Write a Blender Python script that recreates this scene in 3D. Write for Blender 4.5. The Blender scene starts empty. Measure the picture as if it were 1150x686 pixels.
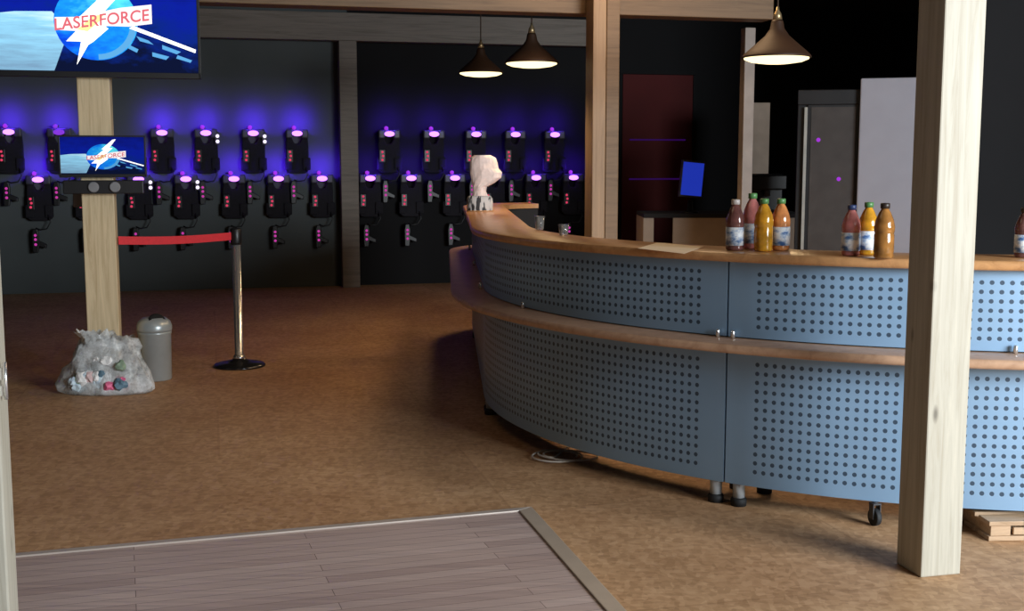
import bpy, bmesh, math, random
from mathutils import Vector, Matrix, noise
random.seed(7)
PI = math.pi
SC = bpy.context.scene
COL = SC.collection

# ------------------------------------------------------------------ camera model (metres, z up)
F, HOR, H = 1350.0, 178.0, 1.48
PITCH = math.atan((343 - HOR) / F)
def ray(px, py):
    x = (px - 575) / F; y = -(py - 343) / F
    c, n = math.cos(PITCH), math.sin(PITCH)
    return Vector((x, c + y * n, -n + y * c))
CAM = Vector((0, 0, H))
def at_z(px, py, z=0.0):
    r = ray(px, py); return CAM + r * ((z - H) / r.z)
def at_y(px, py, Y):
    r = ray(px, py); return CAM + r * (Y / r.y)
YAW = math.radians(14)
EX = Vector((math.cos(YAW), math.sin(YAW), 0)); EY = Vector((-math.sin(YAW), math.cos(YAW), 0))
def on_wall(px, p0, off=0.0, z=None, py=178):
    """point on the vertical plane through p0 (normal EY), moved off metres towards the room"""
    r = ray(px, py); q = p0 - EY * off
    t = (q - CAM).dot(EY) / r.dot(EY)
    p = CAM + r * t
    if z is not None: p.z = z
    return p

# ------------------------------------------------------------------ materials
def nt(name):
    m = bpy.data.materials.new(name); m.use_nodes = True
    t = m.node_tree; return m, t, t.nodes['Principled BSDF']
def mat(name, col, rough=0.5, metal=0.0, emit=None, es=0.0, trans=0.0, alpha=1.0, var=0.12, vs=8.0, spec=0.5, bump=0.0):
    m, t, b = nt(name)
    b.inputs['Roughness'].default_value = rough; b.inputs['Metallic'].default_value = metal
    b.inputs['Transmission Weight'].default_value = trans; b.inputs['Alpha'].default_value = alpha
    b.inputs['Specular IOR Level'].default_value = spec
    n = t.nodes.new('ShaderNodeTexNoise'); n.inputs['Scale'].default_value = vs; n.inputs['Detail'].default_value = 4
    tc = t.nodes.new('ShaderNodeTexCoord'); t.links.new(tc.outputs['Object'], n.inputs['Vector'])
    r = t.nodes.new('ShaderNodeValToRGB')
    c0 = [max(0, c * (1 - var)) for c in col]; c1 = [min(1, c * (1 + var)) for c in col]
    r.color_ramp.elements[0].color = (*c0, 1); r.color_ramp.elements[1].color = (*c1, 1)
    r.color_ramp.elements[0].position = 0.3; r.color_ramp.elements[1].position = 0.7
    t.links.new(n.outputs['Fac'], r.inputs['Fac']); t.links.new(r.outputs['Color'], b.inputs['Base Color'])
    if emit:
        b.inputs['Emission Color'].default_value = (*emit, 1); b.inputs['Emission Strength'].default_value = es
    if bump:
        bp = t.nodes.new('ShaderNodeBump'); bp.inputs['Strength'].default_value = bump
        t.links.new(n.outputs['Fac'], bp.inputs['Height']); t.links.new(bp.outputs['Normal'], b.inputs['Normal'])
    return m
def emis(name, col, s):
    m, t, b = nt(name)
    b.inputs['Base Color'].default_value = (0.01, 0.01, 0.01, 1); b.inputs['Specular IOR Level'].default_value = 0.05
    b.inputs['Emission Color'].default_value = (*col, 1); b.inputs['Emission Strength'].default_value = s
    return m
def ramp(t, fac, stops):
    r = t.nodes.new('ShaderNodeValToRGB'); e = r.color_ramp.elements
    while len(e) < len(stops): e.new(0.5)
    for el, (p, c) in zip(e, stops): el.position = p; el.color = (*c, 1)
    t.links.new(fac, r.inputs['Fac']); return r.outputs['Color']
def mapped(t, scale=(1, 1, 1), rot=(0, 0, 0), coord='Object'):
    tc = t.nodes.new('ShaderNodeTexCoord'); mp = t.nodes.new('ShaderNodeMapping')
    mp.inputs['Scale'].default_value = scale; mp.inputs['Rotation'].default_value = rot
    t.links.new(tc.outputs[coord], mp.inputs['Vector']); return mp.outputs['Vector']
def noise_n(t, vec, scale, detail=4, rough=0.6, dist=0.0):
    n = t.nodes.new('ShaderNodeTexNoise'); n.inputs['Scale'].default_value = scale
    n.inputs['Detail'].default_value = detail; n.inputs['Roughness'].default_value = rough; n.inputs['Distortion'].default_value = dist
    t.links.new(vec, n.inputs['Vector']); return n.outputs['Fac']
def mixc(t, a, b, fac, mode='MIX'):
    m = t.nodes.new('ShaderNodeMix'); m.data_type = 'RGBA'; m.blend_type = mode
    for k, v in ((6, a), (7, b), (0, fac)):
        if hasattr(v, 'is_linked'): t.links.new(v, m.inputs[k])
        else: m.inputs[k].default_value = (*v, 1) if k else v
    return m.outputs[2]
def math_n(t, op, a, b=None, c=None):
    m = t.nodes.new('ShaderNodeMath'); m.operation = op
    for k, v in enumerate((a, b, c)):
        if v is None: continue
        if hasattr(v, 'is_linked'): t.links.new(v, m.inputs[k])
        else: m.inputs[k].default_value = v
    return m.outputs[0]

def wood(name, base, dark, grain=(14, 14, 0.7), rough=0.6, knots=True):
    m, t, b = nt(name)
    v = mapped(t, grain)
    n1 = noise_n(t, v, 2.2, 6, 0.65, 1.2)
    c = ramp(t, n1, [(0.3, dark), (0.5, base), (0.72, [min(1, x * 1.18) for x in base])])
    if knots:
        vo = t.nodes.new('ShaderNodeTexVoronoi'); vo.inputs['Scale'].default_value = 1.0
        t.links.new(mapped(t, (7, 7, 2.6)), vo.inputs['Vector'])
        k = ramp(t, vo.outputs['Distance'], [(0.03, (1, 1, 1)), (0.1, (0, 0, 0))])
        c = mixc(t, c, [x * 0.45 for x in dark], k)
    t.links.new(c, b.inputs['Base Color']); b.inputs['Roughness'].default_value = rough
    bp = t.nodes.new('ShaderNodeBump'); bp.inputs['Strength'].default_value = 0.15
    t.links.new(n1, bp.inputs['Height']); t.links.new(bp.outputs['Normal'], b.inputs['Normal'])
    return m

M = {}
M['post'] = wood('pale_timber', (0.66, 0.52, 0.32), (0.50, 0.36, 0.19))
M['post_near'] = wood('planed_timber', (0.43, 0.40, 0.325), (0.35, 0.31, 0.235))
M['beam'] = wood('timber_beam', (0.16, 0.096, 0.048), (0.11, 0.062, 0.028), grain=(0.7, 14, 14), knots=False)
M['mid'] = wood('amber_timber', (0.29, 0.185, 0.105), (0.22, 0.135, 0.072))
M['far_beam'] = wood('dull_timber_beam', (0.21, 0.175, 0.145), (0.14, 0.115, 0.09), grain=(0.7, 14, 14), knots=False)
M['counter'] = wood('beech_counter', (0.52, 0.27, 0.115), (0.40, 0.19, 0.075), grain=(6, 6, 6), rough=0.28, knots=False)
M['shelf'] = wood('beech_shelf', (0.50, 0.31, 0.20), (0.40, 0.23, 0.14), grain=(6, 6, 6), rough=0.35, knots=False)
M['crate'] = wood('raw_pallet_wood', (0.50, 0.34, 0.21), (0.36, 0.23, 0.13), grain=(2, 14, 14))

def floor_mat():
    m, t, b = nt('chipboard_floor')
    v = mapped(t, (1, 1, 1))
    vo = t.nodes.new('ShaderNodeTexVoronoi'); vo.inputs['Scale'].default_value = 1.0
    mp = mapped(t, (26, 50, 1), (0, 0, 0.5)); t.links.new(mp, vo.inputs['Vector'])
    vo2 = t.nodes.new('ShaderNodeTexVoronoi'); vo2.inputs['Scale'].default_value = 1.0
    t.links.new(mapped(t, (48, 24, 1), (0, 0, -0.3)), vo2.inputs['Vector'])
    sep = t.nodes.new('ShaderNodeSeparateColor'); t.links.new(vo.outputs['Color'], sep.inputs[0])
    sep2 = t.nodes.new('ShaderNodeSeparateColor'); t.links.new(vo2.outputs['Color'], sep2.inputs[0])
    fl = math_n(t, 'ADD', math_n(t, 'MULTIPLY', sep.outputs[0], 0.5), math_n(t, 'MULTIPLY', sep2.outputs[1], 0.5))
    c = ramp(t, fl, [(0.12, (0.42, 0.245, 0.125)), (0.5, (0.54, 0.325, 0.172)), (0.9, (0.64, 0.405, 0.23))])
    big = noise_n(t, v, 0.9, 3)
    c = mixc(t, c, ramp(t, big, [(0.35, (0.82, 0.76, 0.72)), (0.65, (1, 1, 1))]), 1.0, 'MULTIPLY')
    # board joints
    br = t.nodes.new('ShaderNodeTexBrick'); br.inputs['Scale'].default_value = 1.0
    br.inputs['Brick Width'].default_value = 2.4; br.inputs['Row Height'].default_value = 1.2; br.inputs['Mortar Size'].default_value = 0.006
    br.inputs['Color1'].default_value = (1, 1, 1, 1); br.inputs['Color2'].default_value = (0.93, 0.93, 0.93, 1); br.inputs['Mortar'].default_value = (0.84, 0.82, 0.80, 1)
    t.links.new(mapped(t, (1, 1, 1), (0, 0, -YAW)), br.inputs['Vector'])
    c = mixc(t, c, br.outputs['Color'], 1.0, 'MULTIPLY')
    t.links.new(c, b.inputs['Base Color'])
    b.inputs['Roughness'].default_value = 0.55; b.inputs['Specular IOR Level'].default_value = 0.25
    bp = t.nodes.new('ShaderNodeBump'); bp.inputs['Strength'].default_value = 0.08
    t.links.new(fl, bp.inputs['Height']); t.links.new(bp.outputs['Normal'], b.inputs['Normal'])
    return m
M['floor'] = floor_mat()

PLAT_ROT = math.radians(18)
def laminate_mat():
    m, t, b = nt('grey_brown_laminate')
    v = mapped(t, (1, 1, 1), (0, 0, -PLAT_ROT))
    br = t.nodes.new('ShaderNodeTexBrick'); br.inputs['Scale'].default_value = 1.0
    br.inputs['Brick Width'].default_value = 1.28; br.inputs['Row Height'].default_value = 0.065; br.inputs['Mortar Size'].default_value = 0.0012
    br.inputs['Color1'].default_value = (0.44, 0.33, 0.30, 1); br.inputs['Color2'].default_value = (0.58, 0.46, 0.42, 1); br.inputs['Mortar'].default_value = (0.13, 0.085, 0.075, 1)
    br.inputs['Bias'].default_value = -0.1
    t.links.new(v, br.inputs['Vector'])
    g = noise_n(t, mapped(t, (1.5, 40, 1), (0, 0, -PLAT_ROT)), 1.5, 5, 0.7)
    c = mixc(t, br.outputs['Color'], ramp(t, g, [(0.3, (0.75, 0.75, 0.78)), (0.7, (1.15, 1.12, 1.1))]), 1.0, 'MULTIPLY')
    t.links.new(c, b.inputs['Base Color']); b.inputs['Roughness'].default_value = 0.42
    return m
M['laminate'] = laminate_mat()
M['trim'] = mat('aluminium_trim', (0.46, 0.37, 0.29), 0.4, 0.15, var=0.06)
M['trim_edge'] = mat('pale_trim', (0.47, 0.40, 0.35), 0.4, 0.15, var=0.05)
M['wall_grey'] = mat('dark_grey_wall_paint', (0.088, 0.102, 0.104), 0.8, var=0.1, vs=1.2)
M['wall_black'] = mat('black_wall_paint', (0.006, 0.006, 0.007), 0.95, var=0.1, vs=1.2)
M['wall_char'] = mat('charcoal_wall_paint', (0.018, 0.018, 0.020), 0.95, var=0.1, vs=1.2)
M['ceiling'] = mat('black_ceiling_paint', (0.006, 0.006, 0.007), 0.95, var=0.1)
M['red_panel'] = mat('dark_red_lacquer', (0.085, 0.004, 0.004), 0.8, var=0.1, vs=2)
M['black'] = mat('black_plastic', (0.010, 0.010, 0.012), 0.4, var=0.2)
M['fabric'] = mat('black_nylon', (0.010, 0.009, 0.014), 0.9, var=0.3, vs=40)
M['dark_grey'] = mat('dark_grey_plastic', (0.05, 0.05, 0.055), 0.45)
M['chrome'] = mat('chrome', (0.82, 0.82, 0.82), 0.24, 0.85, var=0.03)
M['steel'] = mat('brushed_steel', (0.50, 0.52, 0.53), 0.36, 1.0, var=0.08, vs=30)
M['tin'] = mat('grey_painted_metal', (0.46, 0.51, 0.52), 0.32, 0.35, var=0.08)
M['leg'] = mat('pale_grey_leg', (0.55, 0.60, 0.64), 0.35, 0.2, var=0.04)
M['rubber'] = mat('black_rubber', (0.012, 0.013, 0.015), 0.7)
M['red_belt'] = mat('red_webbing', (0.62, 0.012, 0.022), 0.6, var=0.08, vs=60, emit=(0.5, 0.004, 0.01), es=0.06)
M['white_gloss'] = mat('white_enamel', (0.34, 0.335, 0.385), 0.35, var=0.03)
M['beige'] = mat('beige_board', (0.40, 0.31, 0.24), 0.7, var=0.08)
M['box_beige'] = mat('pale_brown_board', (0.40, 0.31, 0.24), 0.7, var=0.06)
M['shade'] = mat('brown_enamel_shade', (0.045, 0.018, 0.007), 0.6, 0.1, var=0.1)
M['lamp_glow'] = emis('lit_diffuser', (1.0, 0.80, 0.43), 2.1)
M['brass'] = mat('dull_brass', (0.45, 0.33, 0.18), 0.4, 0.8)
M['cord'] = mat('brown_textile_cord', (0.07, 0.045, 0.03), 0.7)
M['violet'] = emis('violet_light', (0.52, 0.17, 1.0), 3.2)
M['violet_dim'] = emis('dim_violet_light', (0.30, 0.05, 0.9), 0.8)
M['violet_soft'] = emis('soft_violet_light', (0.34, 0.03, 0.62), 1.1)
M['red_led'] = emis('red_light', (0.95, 0.06, 0.16), 0.75)
M['pink_led'] = emis('magenta_light', (0.75, 0.06, 0.50), 0.7)
M['white_led'] = emis('white_light', (0.85, 0.75, 1.0), 1.6)
M['blue_screen'] = emis('blue_screen', (0.02, 0.05, 0.62), 0.62)
M['paper'] = mat('cream_reflection', (0.95, 0.80, 0.60), 0.6, var=0.05)  # cream tone of the lamp reflection laid on the counter
M['white_cable'] = mat('pale_cable', (0.55, 0.50, 0.44), 0.5)
M['clear'] = mat('clear_glass', (0.9, 0.92, 0.92), 0.05, trans=0.9, var=0.01)
M['glass_dark'] = mat('fridge_glass', (0.075, 0.068, 0.066), 0.12, var=0.1, spec=0.6)

def perf_mat(name, L, Hh, mu, mv, pitch=0.0375, hole=0.245):
    m, t, b = nt(name)
    tc = t.nodes.new('ShaderNodeTexCoord'); sp = t.nodes.new('ShaderNodeSeparateXYZ')
    t.links.new(tc.outputs['UV'], sp.inputs[0])
    u, v = sp.outputs[0], sp.outputs[1]
    def cell(x, n, lo, hi):
        p = (hi - lo) / n
        q = math_n(t, 'DIVIDE', math_n(t, 'SUBTRACT', x, lo), p)
        return math_n(t, 'SUBTRACT', math_n(t, 'FRACT', q), 0.5)
    nu = round((L - 2 * mu) / pitch); nv = round((Hh - 2 * mv) / pitch)
    cu = cell(u, nu, mu, L - mu); cv = cell(v, nv, mv, Hh - mv)
    d = math_n(t, 'SQRT', math_n(t, 'ADD', math_n(t, 'MULTIPLY', cu, cu), math_n(t, 'MULTIPLY', cv, cv)))
    inh = math_n(t, 'LESS_THAN', d, hole)
    for x, lo, hi in ((u, mu, L - mu), (v, mv, Hh - mv)):
        inh = math_n(t, 'MULTIPLY', inh, math_n(t, 'GREATER_THAN', x, lo)); inh = math_n(t, 'MULTIPLY', inh, math_n(t, 'LESS_THAN', x, hi))
    n = noise_n(t, mapped(t), 3, 3)
    c = ramp(t, n, [(0.3, (0.265, 0.425, 0.62)), (0.7, (0.29, 0.455, 0.655))])
    c = mixc(t, c, (0.055, 0.09, 0.14), inh)
    t.links.new(c, b.inputs['Base Color'])
    b.inputs['Metallic'].default_value = 0.25; b.inputs['Roughness'].default_value = 0.42
    bp = t.nodes.new('ShaderNodeBump'); bp.inputs['Strength'].default_value = 0.3; bp.inputs['Distance'].default_value = 0.003; bp.invert = True
    t.links.new(inh, bp.inputs['Height']); t.links.new(bp.outputs['Normal'], b.inputs['Normal'])
    return m

# ------------------------------------------------------------------ mesh builder
class MB:
    def __init__(s): s.bm = bmesh.new(); s.mi = 0
    def _tag(s, fs, smooth=False):
        for f in fs: f.material_index = s.mi; f.smooth = smooth
    def box(s, c, size, rot=None):
        m = Matrix.Translation(Vector(c)) @ (rot.to_4x4() if rot else Matrix.Identity(4)) @ Matrix.Diagonal((*size, 1))
        r = bmesh.ops.create_cube(s.bm, size=1.0, matrix=m)
        s._tag({f for v in r['verts'] for f in v.link_faces}); return s
    def lathe(s, prof, c=(0, 0, 0), seg=24, axis=None, smooth=True, sx=1.0, sy=1.0):
        c = Vector(c); q = Vector((0, 0, 1)).rotation_difference(Vector(axis).normalized()) if axis else None
        rings = []
        for r, z in prof:
            ring = []
            for k in range(seg):
                a = 2 * PI * k / seg; p = Vector((r * math.cos(a) * sx, r * math.sin(a) * sy, z))
                if q: p = q @ p
                ring.append(s.bm.verts.new(c + p))
            rings.append(ring)
        fs = []
        for a, b in zip(rings, rings[1:]):
            for k in range(seg): fs.append(s.bm.faces.new((a[k], a[(k + 1) % seg], b[(k + 1) % seg], b[k])))
        s._tag(fs, smooth)
        cap = []
        if prof[0][0] > 1e-5: cap.append(s.bm.faces.new(list(reversed(rings[0]))))
        if prof[-1][0] > 1e-5: cap.append(s.bm.faces.new(rings[-1]))
        s._tag(cap); return s
    def tube(s, pts, r, seg=8, closed=False):
        pts = [Vector(p) for p in pts]; n = len(pts); rings = []; up = None
        for i, p in enumerate(pts):
            a = pts[i - 1] if i else p; b = pts[i + 1] if i < n - 1 else p
            t = (b - a).normalized()
            if up is None: up = t.orthogonal().normalized()
            up = (up - t * up.dot(t)); up = up.normalized() if up.length > 1e-6 else t.orthogonal().normalized()
            w = t.cross(up); rr = r[i] if isinstance(r, (list, tuple)) else r
            rings.append([s.bm.verts.new(p + (up * math.cos(2 * PI * k / seg) + w * math.sin(2 * PI * k / seg)) * rr) for k in range(seg)])
        fs = []
        for a, b in zip(rings, rings[1:]):
            for k in range(seg): fs.append(s.bm.faces.new((a[k], a[(k + 1) % seg], b[(k + 1) % seg], b[k])))
        s._tag(fs, True)
        s._tag([s.bm.faces.new(list(reversed(rings[0]))), s.bm.faces.new(rings[-1])]); return s
    def prism(s, poly, y0, y1):
        """polygon in x,z extruded along y (y0 nearer viewer)"""
        a = [s.bm.verts.new((x, y0, z)) for x, z in poly]; b = [s.bm.verts.new((x, y1, z)) for x, z in poly]
        n = len(poly); fs = [s.bm.faces.new(a), s.bm.faces.new(list(reversed(b)))]
        for k in range(n): fs.append(s.bm.faces.new((a[(k + 1) % n], a[k], b[k], b[(k + 1) % n])))
        s._tag(fs); return s
    def flat(s, poly, y):
        s._tag([s.bm.faces.new([s.bm.verts.new((x, y, z)) for x, z in poly])]); return s
    def build(s, name, mats, parent=None, loc=None, rot=None, bevel=0.0, bseg=2, keep_normals=False):
        if not keep_normals: bmesh.ops.recalc_face_normals(s.bm, faces=s.bm.faces)
        me = bpy.data.meshes.new(name); s.bm.to_mesh(me); s.bm.free()
        for m in (mats if isinstance(mats, (list, tuple)) else [mats]): me.materials.append(m)
        o = bpy.data.objects.new(name, me); COL.objects.link(o)
        if parent: o.parent = parent
        if loc is not None: o.location = loc
        if rot is not None: o.rotation_euler = rot
        if bevel:
            md = o.modifiers.new('bevel', 'BEVEL'); md.width = bevel; md.segments = bseg; md.limit_method = 'ANGLE'
        return o
def tag(o, label=None, cat=None, group=None, kind=None):
    if label: o['label'] = label
    if cat: o['category'] = cat
    if group: o['group'] = group
    if kind: o['kind'] = kind
    return o
def empty(name, loc, rz=0.0, label=None, cat=None, group=None):
    o = bpy.data.objects.new(name, None); COL.objects.link(o); o.empty_display_size = 0.1
    o.location = loc; o.rotation_euler = (0, 0, rz); return tag(o, label, cat, group)
def copy_tree(o, parent=None):
    c = o.copy(); COL.objects.link(c)
    if parent: c.parent = parent
    for ch in list(o.children): copy_tree(ch, c)
    return c
def struct(o): o['kind'] = 'structure'; return o
RZ = lambda a: Matrix.Rotation(a, 3, 'Z')

# ------------------------------------------------------------------ setting
struct(MB().box((0, 8, -0.05), (26, 26, 0.1)).build('floor', M['floor']))
BP = at_z(394, 322); BP.z = 0                    # foot of the far post
W0 = BP + EY * 0.14                              # a point of the back wall's face
CEIL = 3.35
struct(MB().box((0, 8, CEIL + 0.05), (26, 26, 0.1)).build('ceiling', M['ceiling']))
def wall_seg(name, p, u0, u1, d, m, z1=CEIL):
    c = p + EX * ((u0 + u1) / 2) + EY * (d / 2)
    return struct(MB().box((0, 0, 0), (u1 - u0, d, z1)).build(name, m, loc=(c.x, c.y, z1 / 2), rot=(0, 0, YAW)))
wall_seg('wall_back', W0, -7.0, 0.02, 0.2, M['wall_grey'])
wall_seg('wall_far', W0 + EY * 0.02, 0.02, 8.5, 0.2, M['wall_black'])
pl = W0 - EX * 7.0 - EY * 5.5
struct(MB().box((0, 0, 0), (0.2, 11, CEIL)).build('wall_left', M['wall_black'], loc=(pl.x - 0.1, pl.y, CEIL / 2), rot=(0, 0, YAW)))
# charcoal partition on the right, behind the bar
PR = at_y(1060, 178, 10.1); PR.z = 0
wall_seg('wall_right', PR, 0.0, 4.2, 0.15, M['wall_char'])

# platform of laminate with trims in the foreground
pc = at_z(597, 569, 0.02)                        # far right corner
d1 = (at_z(20, 621, 0.02) - pc); d1.z = 0; d1.normalize()
d2 = (at_z(704, 686, 0.02) - pc); d2.z = 0; d2.normalize()
a0 = pc + d1 * 4.5; b0 = pc + d2 * 4.6; c0 = a0 + d2 * 4.6
def slab(name, pts, z0, z1, m, bevel=0):
    mb = MB()
    lo = [mb.bm.verts.new((p.x, p.y, z0)) for p in pts]; hi = [mb.bm.verts.new((p.x, p.y, z1)) for p in pts]
    n = len(pts); mb.bm.faces.new(hi); mb.bm.faces.new(list(reversed(lo)))
    for k in range(n): mb.bm.faces.new((lo[k], lo[(k + 1) % n], hi[(k + 1) % n], hi[k]))
    return struct(mb.build(name, m, bevel=bevel))
wt = 0.065
slab('floor_laminate', [pc + d1 * wt + d2 * wt * 0.6, a0 + d2 * wt * 0.6, c0, b0 + d1 * wt], 0.0, 0.016, M['laminate'])
slab('trim_1', [pc, a0, a0 + d2 * wt * 0.6, pc + d2 * wt * 0.6 + d1 * wt], 0.0, 0.022, M['trim_edge'], 0.003)
slab('trim_2', [pc, pc + d2 * wt * 0.6 + d1 * wt, b0 + d1 * wt, b0], 0.0, 0.022, M['trim'], 0.003)

# ------------------------------------------------------------------ timber posts and beams
def post(name, corner_px, s, h, m, label, corner='front_left', z0=0.0):
    """square post whose named corner touches the floor at the pixel"""
    p = at_z(*corner_px); p.z = 0
    c = p + EX * (s / 2) + EY * (s / 2) if corner == 'front_left' else p - EX * (s / 2) + EY * (s / 2)
    o = MB().box((0, 0, (h + z0) / 2), (s, s, h - z0)).build('timber_post', m, loc=(c.x, c.y, 0), rot=(0, 0, YAW), bevel=0.006)
    return tag(o, label, 'post', 'square timber posts'), c
near_r, c_nr = post('timber_post', (1034, 649), 0.16, 3.3, M['post_near'], 'pale timber post in the right foreground, in front of the bar')
# the post at the left edge of the view
pn = c_nr - EX * 3.178
near_l = MB().box((0, 0, 1.65), (0.16, 0.16, 3.3)).build('timber_post', M['post_near'], loc=(pn.x, pn.y, 0), rot=(0, 0, YAW), bevel=0.006)
tag(near_l, 'pale timber post cut off by the left edge of the photo, carrying a small hinge', 'post', 'square timber posts')
hz = 0.86
hg = MB(); hg.box((0.085, -0.02, hz), (0.012, 0.035, 0.035)); hg.box((0.085, -0.02, hz - 0.05), (0.012, 0.035, 0.03)); hg.lathe([(0.006, 0), (0.006, 0.11)], (0.095, -0.04, hz - 0.075), 10)
hg.build('hinge', M['chrome'], near_l)['label'] = 'small bright metal hinge'
LP = at_z(120, 429); LP.z = 0; LP_S = 0.20
lp = MB().box((0, 0, 1.24), (LP_S, LP_S, 2.48)).build('timber_post', M['post'], loc=(LP.x, LP.y, 0), rot=(0, 0, YAW), bevel=0.006)
tag(lp, 'pale timber post carrying the two screens, rubbish bag at its foot', 'post', 'square timber posts')
# middle post stands on the same line, behind the bar's left part
def on_line(px, p0):
    r = ray(px, 178); t = (p0 - CAM).dot(EY) / r.dot(EY); p = CAM + r * t; p.z = 0; return p
MP = on_line(666, LP); MP_S = 0.19
mp_root = empty('timber_post', MP, YAW, 'double timber post rising behind the bar under the long beam', 'post', 'square timber posts')
MB().box((-MP_S * 0.27, -0.205, 1.37), (MP_S * 0.5, 0.17, 2.74)).build('plank', M['mid'], mp_root, bevel=0.005)
MB().box((MP_S * 0.27, -0.19, 1.37), (MP_S * 0.5, 0.17, 2.74)).build('plank', M['beam'], mp_root, bevel=0.005)
# front beam on these posts
BE = on_line(858, LP)
zb = 2.485
def beam(p, q, z0, z1, d, m, label, yo=0.0):
    L = (q - p).length; c = (p + q) / 2
    o = MB().box((0, yo, 0), (L, d, z1 - z0)).build('timber_beam', m, loc=(c.x, c.y, (z0 + z1) / 2), rot=(0, 0, YAW), bevel=0.006)
    return tag(o, label, 'beam')
beam(LP - EX * 3.5, BE, zb, zb + 0.24, 0.20, M['beam'], 'long warm timber beam along the top of the photo above the lamps')
# far post, far beam
fp = MB().box((0, 0, 1.4), (0.20, 0.18, 2.8)).build('timber_post', M['far_beam'], loc=(BP.x, BP.y + 0.0, 0), rot=(0, 0, YAW), bevel=0.006)
tag(fp, 'dull timber post standing against the far back wall', 'post', 'square timber posts')
beam(BP - EX * 5.5, BP + EX * 3.2, 2.80, 3.11, 0.16, M['far_beam'], 'deep dull timber beam on the far post at the back wall')
# slim post at the right end of the front beam
SP = on_line(837, LP + EY * 0.35); 
sp = MB().box((0, 0, 1.235), (0.085, 0.085, 2.47)).build('timber_post', mat('grey_timber', (0.30, 0.25, 0.22), 0.7), loc=(SP.x, SP.y, 0), rot=(0, 0, YAW), bevel=0.005)
tag(sp, 'slim greyish timber post behind the right pendant lamp', 'post', 'square timber posts')

# ------------------------------------------------------------------ the curved bar
CX, CY, R = 2.338, 7.095, 2.507
TH0, TH1 = math.radians(322), math.radians(183.2)
LS, R2, A2 = 3.0, 0.7, math.radians(75)
S_ARC = R * (TH0 - TH1)
def bar_pt(s, off):
    if s <= S_ARC:
        a = TH0 - s / R
        return Vector((CX + (R + off) * math.cos(a), CY + (R + off) * math.sin(a), 0))
    n = Vector((math.cos(TH1), math.sin(TH1), 0)); t = Vector((math.sin(TH1), -math.cos(TH1), 0))
    p0 = Vector((CX, CY, 0)) + n * R
    if s <= S_ARC + LS: return p0 + t * (s - S_ARC) + n * off
    c = p0 + t * LS - n * R2
    a = TH1 - (s - S_ARC - LS) / R2
    return Vector((c.x + (R2 + off) * math.cos(a), c.y + (R2 + off) * math.sin(a), 0))
S_END = S_ARC + LS + R2 * A2
def sweep(s0, s1, prof, n, uv=False):
    """closed profile (off, z) swept along the bar; uv = arc length, height"""
    mb = MB(); bm = mb.bm; lay = bm.loops.layers.uv.new('UVMap'); rings = []
    for i in range(n + 1):
        s = s0 + (s1 - s0) * i / n
        ring = []
        for o, z in prof:
            p = bar_pt(s, o); p.z = z; ring.append((bm.verts.new(p), s - s0, z))
        rings.append(ring)
    k = len(prof); zmin = min(z for _, z in prof)
    for a, b in zip(rings, rings[1:]):
        for j in range(k):
            q = (a[j], b[j], b[(j + 1) % k], a[(j + 1) % k])
            f = bm.faces.new([v[0] for v in q]); f.smooth = True
            for lp_, v in zip(f.loops, q): lp_[lay].uv = (v[1], v[2] - zmin)
    for ring in (rings[0], rings[-1]):
        f = bm.faces.new([v[0] for v in ring])
        for lp_ in f.loops: lp_[lay].uv = (-1, -1)
    return mb
def smooth_by_angle(o):
    me = o.data; me.set_sharp_from_angle(angle=math.radians(35)); return o
def rprof(o0, o1, z0, z1, r):
    """flat slab with a rounded outer nose"""
    zc, h = (z0 + z1) / 2, (z1 - z0) / 2
    return [(o0, z0)] + [(o1 - h * r + h * r * math.cos(a), zc + h * math.sin(a)) for a in [math.radians(x) for x in (-90, -60, -30, 0, 30, 60, 90)]] + [(o0, z1)]
ZL0, ZL1, ZS0, ZS1, ZU0, ZC0, ZC1 = 0.100, 0.688, 0.692, 0.730, 0.735, 1.055, 1.093
cnt = smooth_by_angle(sweep(0, S_END, rprof(-0.26, 0.075, ZC0, ZC1, 0.6), 170).build('bar_counter', M['counter']))
tag(cnt, 'glossy orange beech counter top curving along the whole bar', 'counter top')
shf = smooth_by_angle(sweep(0, S_END, rprof(-0.02, 0.19, ZS0, ZS1, 0.7), 170).build('bar_shelf', M['shelf']))
tag(shf, 'curved beech drinks shelf sticking out below the bar counter', 'shelf')
seam = [0.0] + [R * (TH0 - math.radians(a)) for a in (287, 235.3, 183.6)] + [S_ARC + LS, S_END]
labels = ['perforated blue grey bar section at the far right end, beyond the photo edge',
          'perforated blue grey bar section behind the right foreground post, brightest of the bar',
          'perforated blue grey bar section at the left of the curve, turning away into shade',
          'dark perforated bar section running straight back behind the white bag',
          'dark perforated bar section at the far back end of the bar']
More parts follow.
